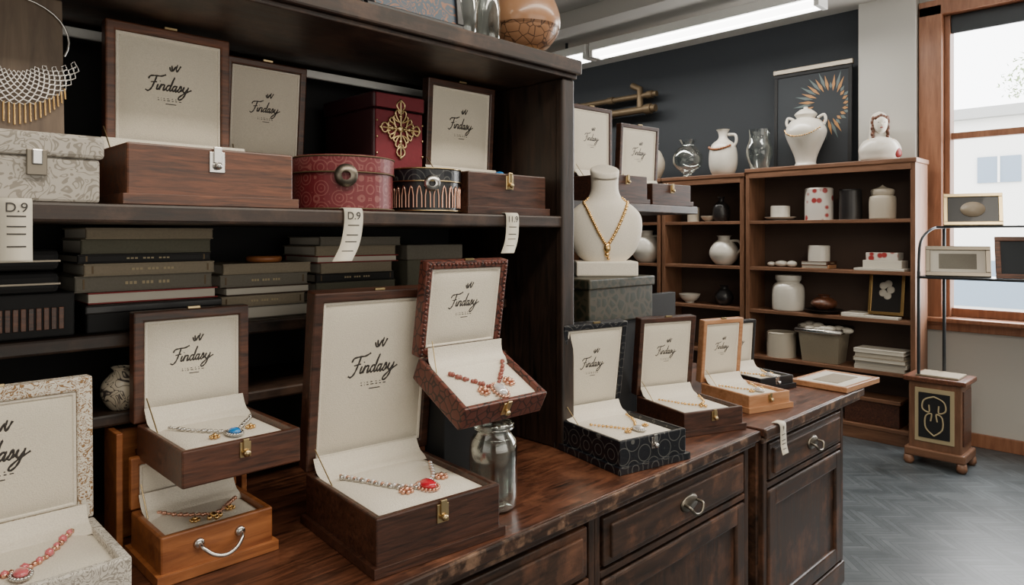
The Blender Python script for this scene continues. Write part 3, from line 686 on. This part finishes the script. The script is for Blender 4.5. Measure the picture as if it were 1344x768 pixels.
# ---------------------------------------------------------------- top of hutch
ZT = 2.201
pt = empty('ceramic_pot', (1.70, 1.665, ZT))
lathe('gold_foot', [(0, 0), (.058, 0), (.062, .006), (.058, .016), (.05, .02)], M['gold'], pt)
pp_ = smoothprof([(.045, .018), (.085, .04), (.118, .09), (.122, .14), (.1, .2), (.06, .24), (.05, .26), (.065, .28)], 5)
lathe('pot_lower_band', [p for p in pp_ if p[1] <= .1], M['copper'], pt)
lathe('pot_body', [p for p in pp_ if p[1] >= .088], M['copper0'], pt)
for i, (X, Y, r, hh) in enumerate([(1.395, 1.63, .045, .26), (1.50, 1.63, .04, .28)]):
    lathe('glass_vase', smoothprof([(0, 0), (r * .8, 0), (r, .03), (r, .12), (r * .7, .2), (r * .8, hh)], 5), M['glass'], None, (X, Y, ZT))
def pframe(name, loc, rz, w_, h_, lean, fm, pm, bw=.02):
    f = empty(name, loc, (R(-lean), 0, R(rz)))
    for nm, sz, lc in (('rail_bottom', (w_, .02, bw), (0, 0, bw / 2)), ('rail_top', (w_, .02, bw), (0, 0, h_ - bw / 2)),
                       ('stile_l', (bw, .02, h_ - 2 * bw), (-w_ / 2 + bw / 2, 0, h_ / 2)), ('stile_r', (bw, .02, h_ - 2 * bw), (w_ / 2 - bw / 2, 0, h_ / 2))):
        box(nm, sz, lc, M[fm], f, .003)
    box('picture', (w_ - 2 * bw, .008, h_ - 2 * bw), (0, .003, h_ / 2), M[pm], f, 0)
    return f
M['bluepic'] = swirl('blue_print', (.02, .045, .075), (.2, .08, .04), 14, 2, .5, .4)
pframe('picture_frame', (1.2, 1.60, ZT), 0, .34, .3, 6, 'blackg', 'bluepic', .025)

# ---------------------------------------------------------------- far cabinets
def cabinet(y0, y1, ztop, shelves):
    c = empty('wooden_shelving_cabinet')
    X0, X1 = 5.76, 6.07
    bx('side_a', X0, X1, y0, y0 + .035, 0, ztop, M['cabz'], c, .004)
    bx('side_b', X0, X1, y1 - .035, y1, 0, ztop, M['cabz'], c, .004)
    bx('top', X0 - .01, X1, y0 - .01, y1 + .005, ztop, ztop + .035, M['cab'], c, .005)
    bx('plinth', X0 + .01, X1, y0 + .03, y1 - .03, 0, .1, M['cab'], c, .003)
    bx('back', X1 - .012, X1, y0 + .03, y1 - .03, .1, ztop, M['cabback'], c, 0)
    for z in shelves: bx('shelf', X0 + .005, X1 - .01, y0 + .03, y1 - .03, z - .028, z, M['cab'], c, .003)
    bx('face_rail', X0 - .004, X0 + .01, y0 + .03, y1 - .03, ztop - .05, ztop, M['cab'], c, .002)
SH = [.12, .55, .95, 1.32, 1.72]
cabinet(1.58, 2.92, 2.14, SH); cabinet(2.94, 3.78, 2.11, SH); cabinet(3.80, 5.1, 2.11, SH)
XC = 5.9
def V(name, y, z, r, hh, prof, mat='ceram', x=XC):
    return lathe(name, smoothprof([(a * r, b_ * hh) for a, b_ in prof], 4), M[mat], None, (x, y, z + .001), 28)
JUG = [(0, 0), (.5, 0), (.95, .25), (1, .5), (.7, .75), (.42, .85), (.45, .97), (.55, 1)]
MUG = [(0, 0), (.9, 0), (1, .06), (1, .95), (1, 1), (.9, 1), (.88, .1), (0, .08)]
BOWL = [(0, 0), (.4, 0), (.42, .12), (.8, .5), (1, 1), (.95, .98), (.7, .5), (0, .18)]
GINGER = [(0, 0), (.55, 0), (.5, .06), (.6, .2), (.98, .5), (1, .62), (.75, .76), (.45, .8), (.5, .84), (.55, .88), (.3, .95), (.12, .97), (.1, 1), (0, 1)]
BOTTLE = [(0, 0), (.7, 0), (1, .2), (1, .5), (.8, .68), (.35, .8), (.35, .93), (.5, 1)]
ZC = 2.176
gj = V('ginger_jar', 2.45, ZC, .16, .5, GINGER)
ball_mesh('jar_necklace', [((-.165 * math.cos(a), .165 * math.sin(a), .33 - .09 * math.cos(a * 1.2)), .008) for a in [-1.1 + i * .11 for i in range(21)]], M['gold'], gj)
for o_ in (1, -1):
    tube('ear_handle', smoothprof([(0, o_ * .1, .4), (0, o_ * .15, .42), (0, o_ * .165, .38), (0, o_ * .15, .34)], 4), .012, M['ceram'], gj)
wp = pframe('framed_sunburst_picture', (6.04, 2.46, ZC), -90, .66, .84, 1, 'black', 'wall_d', .03)
M['petal'] = plain('ochre_paint', (.36, .17, .05), .6)
M['petal2'] = plain('teal_grey_paint', (.09, .12, .12), .6)
for mat_, off, n_, r0, r1 in (('petal', 0, 20, .12, .26), ('petal2', .16, 20, .14, .3)):
    bm = bmesh.new()
    for i in range(n_):
        a = off + i / n_ * 2 * math.pi
        p = Vector((.14 + r0 * math.cos(a), -.0045 - off * .003, .52 + r0 * math.sin(a))); q = Vector((.14 + r1 * math.cos(a + .12), -.0045 - off * .003, .52 + r1 * math.sin(a + .12)))
        if q.x > .3 or q.z > .81: q = p + (q - p) * .35
        d = q - p; nrm = Vector((-d.z, 0, d.x)).normalized() * .013; mid = p + d * .4
        bm.faces.new([bm.verts.new(v) for v in (p, mid + nrm, q, mid - nrm)])
    finish('sunburst', bm, M[mat_], wp, (0, 0, 0), (0, 0, 0))
box('picture_top_rail', (.68, .035, .045), (0, 0, .862), M['pewter'], wp, .006)
# figurine bust of a woman
fg = empty('lady_figurine', (5.9, 1.87, ZC + .001), (0, 0, R(-62)))
lathe('figurine_torso', smoothprof([(0, 0), (.12, 0), (.145, .05), (.15, .1), (.115, .16), (.05, .19), (.034, .215), (.034, .24)], 5), M['ceram'], fg, scale=(1, .65))
lathe('figurine_head', smoothprof([(0, .21), (.03, .222), (.049, .25), (.057, .285), (.055, .32), (.03, .35), (0, .357)], 5), M['bust'], fg, (0, -.022, 0), scale=(.9, 1))
lathe('figurine_hood', smoothprof([(.09, .14), (.078, .2), (.074, .28), (.07, .33), (.045, .375), (0, .395)], 5), M['ceram'], fg, (0, .028, 0), scale=(.95, .75))
ball_mesh('figurine_hair', [((sx * (.05 + .006 * (k % 2)), -.02, .33 - k * .024), .018, (.8, 1, 1.3)) for sx in (-1, 1) for k in range(8)] + [((x_, -.05, .35 - abs(x_) * .5), .016) for x_ in (-.035, -.018, 0, .018, .035)], M['mahog'], fg, sub=2)
ball_mesh('figurine_nose', [((0, -.08, .28), .008, (.7, 1, 1.5))], M['bust'], fg, sub=2)
ball_mesh('figurine_mouth', [((0, -.073, .255), .010, (1.2, .5, .45))], M['redbook'], fg, sub=2)
ball_mesh('figurine_eyes', [((-.02, -.073, .295), .006, (1.3, .6, .8)), ((.02, -.073, .295), .006, (1.3, .6, .8))], M['darkcer'], fg)
ball_mesh('figurine_collar', [((.085 * math.cos(a), -.03 + .055 * math.sin(a), .165 + .045 * math.sin(a)), .009) for a in [math.pi + i * math.pi / 12 for i in range(13)]], M['gold'], fg)
lathe('figurine_sleeve', smoothprof([(0, 0), (.045, .02), (.05, .09), (.025, .15), (0, .165)], 4), M['redbook'], fg, (.115, -.02, .01), rot=(0, R(-20), 0))
ZL = 2.146
V('glass_vase', 3.58, ZL, .14, .36, [(0, 0), (.4, 0), (.3, .1), (.9, .3), (1, .55), (.7, .78), (.4, .86), (.6, 1)], 'glass')
bt = V('ceramic_bottle', 3.21, ZL, .125, .42, BOTTLE)
tube('bottle_handle', smoothprof([(0, -.05, .37), (0, -.12, .36), (0, -.13, .3), (0, -.1, .25)], 4), .013, M['ceram'], bt)
ball_mesh('bottle_garland', [((-.125 * math.cos(a), .125 * math.sin(a), .3 - .07 * math.cos(a)), .013) for a in [-1 + i * .16 for i in range(13)]], M['orange'], bt)
V('glass_vase', 2.86, ZL, .11, .38, [(0, 0), (.6, 0), (.7, .1), (1, .4), (1, .6), (.8, .8), (.85, 1)], 'glass')
V('ceramic_vase', 3.98, ZL, .12, .36, JUG, 'ceram2')
s1 = 1.72
V('saucer', 2.67, s1, .13, .03, BOWL); V('ceramic_bowl', 2.67, s1 + .02, .08, .1, MUG)
V('patterned_mug', 2.34, s1, .11, .25, MUG, 'redcer')
V('dark_vase', 2.09, s1, .085, .23, MUG, 'darkcer')
V('lidded_jar', 1.85, s1, .095, .27, [(0, 0), (.9, 0), (1, .1), (1, .6), (.8, .68), (.85, .72), (.85, .85), (.3, .92), (0, 1)], 'ceram2')
V('ceramic_mug', 3.52, s1, .055, .13, MUG, 'ceram2'); V('dark_vase', 3.23, s1, .075, .23, BOTTLE, 'darkcer'); V('ceramic_bowl', 3.36, s1, .07, .05, BOWL, 'ceram2')
V('ceramic_mug', 4.5, 1.32, .1, .2, MUG, 'ceram')
s2 = 1.32
jg = V('ceramic_pitcher', 3.2, s2, .13, .27, JUG)
tube('pitcher_handle', smoothprof([(0, -.06, .22), (0, -.14, .22), (0, -.17, .16), (0, -.12, .1)], 4), .012, M['ceram'], jg)
jg2 = V('ceramic_pitcher', 4.05, s2, .15, .32, JUG)
tube('pitcher_handle', smoothprof([(0, -.06, .26), (0, -.16, .26), (0, -.19, .18), (0, -.14, .1)], 4), .012, M['ceram'], jg2)
sb = empty('seashell_pair', (XC, 2.66, s2)); ball_mesh('shells', [((0, 0, .03), .04, (1, 1.5, .7)), ((-.02, -.1, .03), .035, (1, 1.3, .8)), ((0, .09, .025), .03, (1, 1.2, .7))], M['ceram'], sb, sub=2)
st = stack(5.8, 6.0, 2.22, 2.45, s2 + .001, [(.03, 'tan', 'front'), (.03, 'mahog2', 'front')])
V('ceramic_bowl', 2.34, st, .085, .12, MUG)
rb3 = empty('gift_box'); bx('white_box', 5.82, 5.98, 1.69, 1.97, s2 + .02, s2 + .08, M['paper'], rb3, .003); bx('red_box', 5.83, 5.97, 1.72, 1.95, s2 + .081, s2 + .14, M['redcer'], rb3, .003); bx('white_sheet', 5.77, 6.0, 1.66, 2.02, s2 + .001, s2 + .02, M['paper'], rb3, .002)
s3 = .95
V('ceramic_bowl', 3.56, s3, .1, .08, BOWL)
V('stoneware_crock', 2.6, s3, .13, .3, [(0, 0), (.85, 0), (1, .1), (1, .6), (.85, .75), (.7, .8), (.8, .88), (.8, 1), (.7, 1)])
V('dark_teapot', 2.3, s3 + .03, .1, .12, JUG, 'mahog'); V('ceramic_plate', 2.3, s3, .15, .03, BOWL, 'darkcer')
pfr = pframe('picture_frame', (5.9, 1.83, s3 + .02), -90, .26, .36, 10, 'gold', 'darkcer', .025)
ball_mesh('flower_motif', [((.03 * math.cos(a), -.004, .2 + .05 * math.sin(a)), .03, (1, .1, 1)) for a in (0, 1.2, 2.5, 3.7, 5)], M['paper'], pfr, sub=2)
pa = empty('paper_stack'); bx('sheets', 5.78, 6.0, 1.95, 2.12, s3 + .001, s3 + .03, M['paper'], pa, .002); bx('sheets_b', 5.77, 5.86, 1.7, 2.1, s3 + .001, s3 + .018, M['paper'], pa, .002)
pa3 = empty('paper_stack'); bx('sheets', 5.775, 5.9, 2.2, 2.85, s3 + .001, s3 + .012, M['paper'], pa3, .002) if False else bpy.data.objects.remove(pa3)
V('ceramic_jar', 3.2, s3, .08, .18, JUG, 'darkcer')
s4 = .55
V('ceramic_bowl', 2.66, s4, .12, .2, MUG, 'ceram2')
bk = empty('silver_basket', (XC, 2.3, s4 + .001))
bm = bmesh.new(); bmesh.ops.create_cube(bm, size=1)
for v in bm.verts: v.co = (v.co.x * .2 * (1.15 if v.co.z > 0 else .9), v.co.y * .3 * (1.1 if v.co.z > 0 else .95), (v.co.z + .5) * .25)
finish('basket_body', bm, M['taupe'], bk, (0, 0, 0), (0, 0, 0))
tube('basket_rim', [(-.14, -.17, .26), (.1, -.19, .28), (.1, .19, .28), (-.14, .17, .26)], .02, M['silver'], bk, cyclic=True)
ball_mesh('basket_linen', [((random.uniform(-.1, .08), -.2 + i * .04, .28 + random.uniform(-.01, .02)), .05, (1, 1, .5)) for i in range(11)], M['paper'], bk, sub=2)
stack(5.77, 6.0, 1.64, 2.02, s4 + .001, [(.03, 'paper', 'pages'), (.035, 'paper', 'front'), (.03, 'taupe', 'pages'), (.035, 'paper', 'front'), (.03, 'paper', 'pages')])
V('dark_vase', 3.2, s4, .1, .25, JUG, 'darkcer')
cr = empty('storage_crate'); bx('crate', 5.8, 6.0, 1.7, 2.1, .121, .3, M['mahog2'], cr, .004); bx('crate_rim', 5.79, 6.01, 1.69, 2.11, .3, .33, M['cab'], cr, .004)
cr = empty('storage_crate'); bx('crate', 5.8, 6.0, 2.3, 2.75, .121, .38, M['black'], cr, .004); bx('crate_rim', 5.79, 6.01, 2.29, 2.76, .38, .4, M['cab'], cr, .004)

# ---------------------------------------------------------------- trunk + stand
tk = empty('side_cabinet', (5.55, 1.37, 0))
bx('body', -.13, .13, -.16, .16, .1, .58, M['cabz'], tk, .006)
bx('top', -.155, .155, -.19, .19, .58, .615, M['mahog'], tk, .008)
bx('skirt', -.15, .15, -.185, .185, .06, .12, M['cab'], tk, .01)
for sx in (-1, 1):
    for sy in (-1, 1):
        lathe('foot', [(0, 0), (.022, 0), (.034, .02), (.03, .06), (0, .06)], M['cab'], tk, (sx * .125, sy * .16, 0), 16)
bx('front_panel', -.138, -.128, -.12, .12, .17, .54, M['tooling'], tk, .003)
bx('front_panel_dark', -.144, -.136, -.095, .095, .2, .51, M['black'], tk, .003)
scr = []
for s_ in (-1, 1):
    for q in ([(.0, .22), (.05, .27), (.05, .35), (.015, .37), (.02, .32)], [(.0, .49), (.06, .46), (.07, .4), (.03, .38), (.03, .43)]):
        scr.append([(-.146, s_ * p[0], p[1]) for p in smoothprof(q, 4)])
tube('brass_scrolls', scr, .005, M['tooling'], tk)
bx('side_panel', -.1, .1, -.168, -.158, .17, .54, M['mahog2'], tk, .003)
bx('tablet', -.12, .1, -.14, .12, .616, .63, M['taupe'], tk, .003)
ds = empty('metal_display_stand')
for (X, Y, z0, z1) in [(5.43, 1.47, .632, 1.345), (5.66, 1.37, .632, 1.66), (5.43, .45, 0, 1.345), (5.68, .45, 0, 1.66)]:
    tube('leg', [(X, Y, z0), (X, Y, z1)], .011, M['steel'], ds)
bx('lower_shelf', 5.42, 5.7, .44, 1.48, 1.295, 1.312, M['steel'], ds, .003)
bx('upper_shelf', 5.5, 5.7, .44, 1.38, 1.645, 1.66, M['steel'], ds, .003)
tube('arch', smoothprof([(5.43, 1.47, 1.345), (5.44, 1.46, 1.55), (5.52, 1.41, 1.64), (5.66, 1.37, 1.65)], 5), .009, M['steel'], ds)
M['portrait'] = plain('portrait_print', (.3, .24, .17), .4)
p1 = pframe('picture_frame', (5.54, 1.17, 1.662), -75, .34, .23, 18, 'brass', 'blackg', .025)
lathe('oval_portrait', [(0, 0), (.06, 0), (.06, .003), (0, .003)], M['portrait'], p1, (0, -.003, .115), 24, (R(90), 0, 0), (1.2, .9))
p2 = pframe('picture_frame', (5.50, 1.25, 1.314), -75, .38, .22, 22, 'pewter', 'paper', .03)
box('photo', (.22, .002, .11), (0, -.002, .11), M['greybook'], p2, 0)
pframe('picture_frame', (5.50, .86, 1.314), -70, .34, .28, 15, 'mahog', 'wall_d', .03)

# ---------------------------------------------------------------- outside
gr = plain('pavement', (.6, .6, .57), .9)
bx('ground_outside', 6.5, 60, -30, 30, -.3, -.2, gr, bevel=0)
bl = empty('building_outside')
bm_ = plain('render_facade', (.68, .67, .64), .9); bw_ = plain('facade_window', (.16, .21, .27), .3)
bx('facade', 16, 20, -6, 7, -.2, 3.9, bm_, bl, 0)
bx('cornice', 15.8, 20, -6, 7, 3.85, 4.05, plain('cornice', (.3, .3, .29), .9), bl, 0)
for Y in (-3, -1, 1, 2.6, 4.6):
    bx('facade_window', 15.96, 16.02, Y, Y + .7, 2.6, 3.1, bw_, bl, 0); bx('facade_window_low', 15.96, 16.02, Y - .2, Y + 1.1, .2, 1.1, bw_, bl, 0)
    bx('facade_window_bar', 15.94, 15.97, Y + .33, Y + .37, 2.6, 3.1, bm_, bl, 0)
tr_ = empty('tree_outside')
lf = plain('leaves', (.2, .27, .12), .8)
bm = bmesh.new(); rt = random.Random(3)
clumps = [(rt.uniform(21, 24), rt.uniform(-5, 9), rt.uniform(4.6, 6.6), rt.uniform(.5, 1.0)) for _ in range(26)]
for i in range(9000):
    c = clumps[i % len(clumps)]
    v = Vector((rt.gauss(0, 1), rt.gauss(0, 1), rt.gauss(0, .7))).normalized() * c[3] * rt.uniform(.5, 1.1)
    p = Vector(c[:3]) + v
    a = Vector((rt.uniform(-1, 1), rt.uniform(-1, 1), rt.uniform(-1, 1))) * .09; b2 = Vector((rt.uniform(-1, 1), rt.uniform(-1, 1), rt.uniform(-1, 1))) * .09
    bm.faces.new([bm.verts.new(q) for q in (p, p + a, p + b2)])
me = bpy.data.meshes.new('foliage'); bm.to_mesh(me); bm.free(); me.materials.append(lf)
link(bpy.data.objects.new('foliage', me), tr_)
tube('trunk', [(22.5, 2, -.2), (22.5, 2, 5.4)], .15, M['cab'], tr_)

# ---------------------------------------------------------------- lights
def area(name, loc, rot, sx, sy, e, c=(1, 1, 1)):
    l = bpy.data.lights.new(name, 'AREA'); l.shape = 'RECTANGLE'; l.size = sx; l.size_y = sy; l.energy = e; l.color = c
    return link(bpy.data.objects.new(name, l), None, loc, [R(a) for a in rot])
area('front_fill', (1.2, -3.0, 1.9), (90, 0, 0), 5, 2.2, 66, (1, .94, .84))  # added fill for the box fronts; the wall behind it has no window
area('rear_fill', (-2.8, .2, 2.0), (90, 0, -90), 3, 2, 16, (1, .95, .87))  # weak fill lamp added behind the camera, inside the closed rear wall
area('ceiling_panel_light', (.6, .3, 3.3), (0, 0, 0), 2.4, .4, 50, (1, .91, .77))
area('ceiling_panel_light', (2.9, .3, 3.3), (0, 0, 0), 2.4, .4, 50, (1, .91, .77))
area('fluorescent_glow', (5.25, 3.5, 3.25), (0, 0, 0), .2, 3.5, 48, (1, .96, .88))
area('window_daylight', (6.15, .8, 2.1), (90, 0, 90), 1.2, 2.2, 100, (1, .99, .97))
wd = bpy.data.worlds.new('world'); S.world = wd; wd.use_nodes = True
bg = wd.node_tree.nodes['Background']; bg.inputs['Color'].default_value = (.98, .99, 1, 1); bg.inputs['Strength'].default_value = 9

# ---------------------------------------------------------------- camera
cd = bpy.data.cameras.new('camera'); cd.sensor_width = 36; cd.lens = 915 * 36 / 1344; cd.shift_y = -76 / 1344; cd.clip_end = 200; cd.clip_start = .02
co = bpy.data.objects.new('camera', cd); C.objects.link(co)
co.location = (0, 0, 1.6); co.rotation_euler = (R(90), 0, R(-44.6)); S.camera = co
S.view_settings.view_transform = 'AgX'
S.view_settings.exposure = 0.0
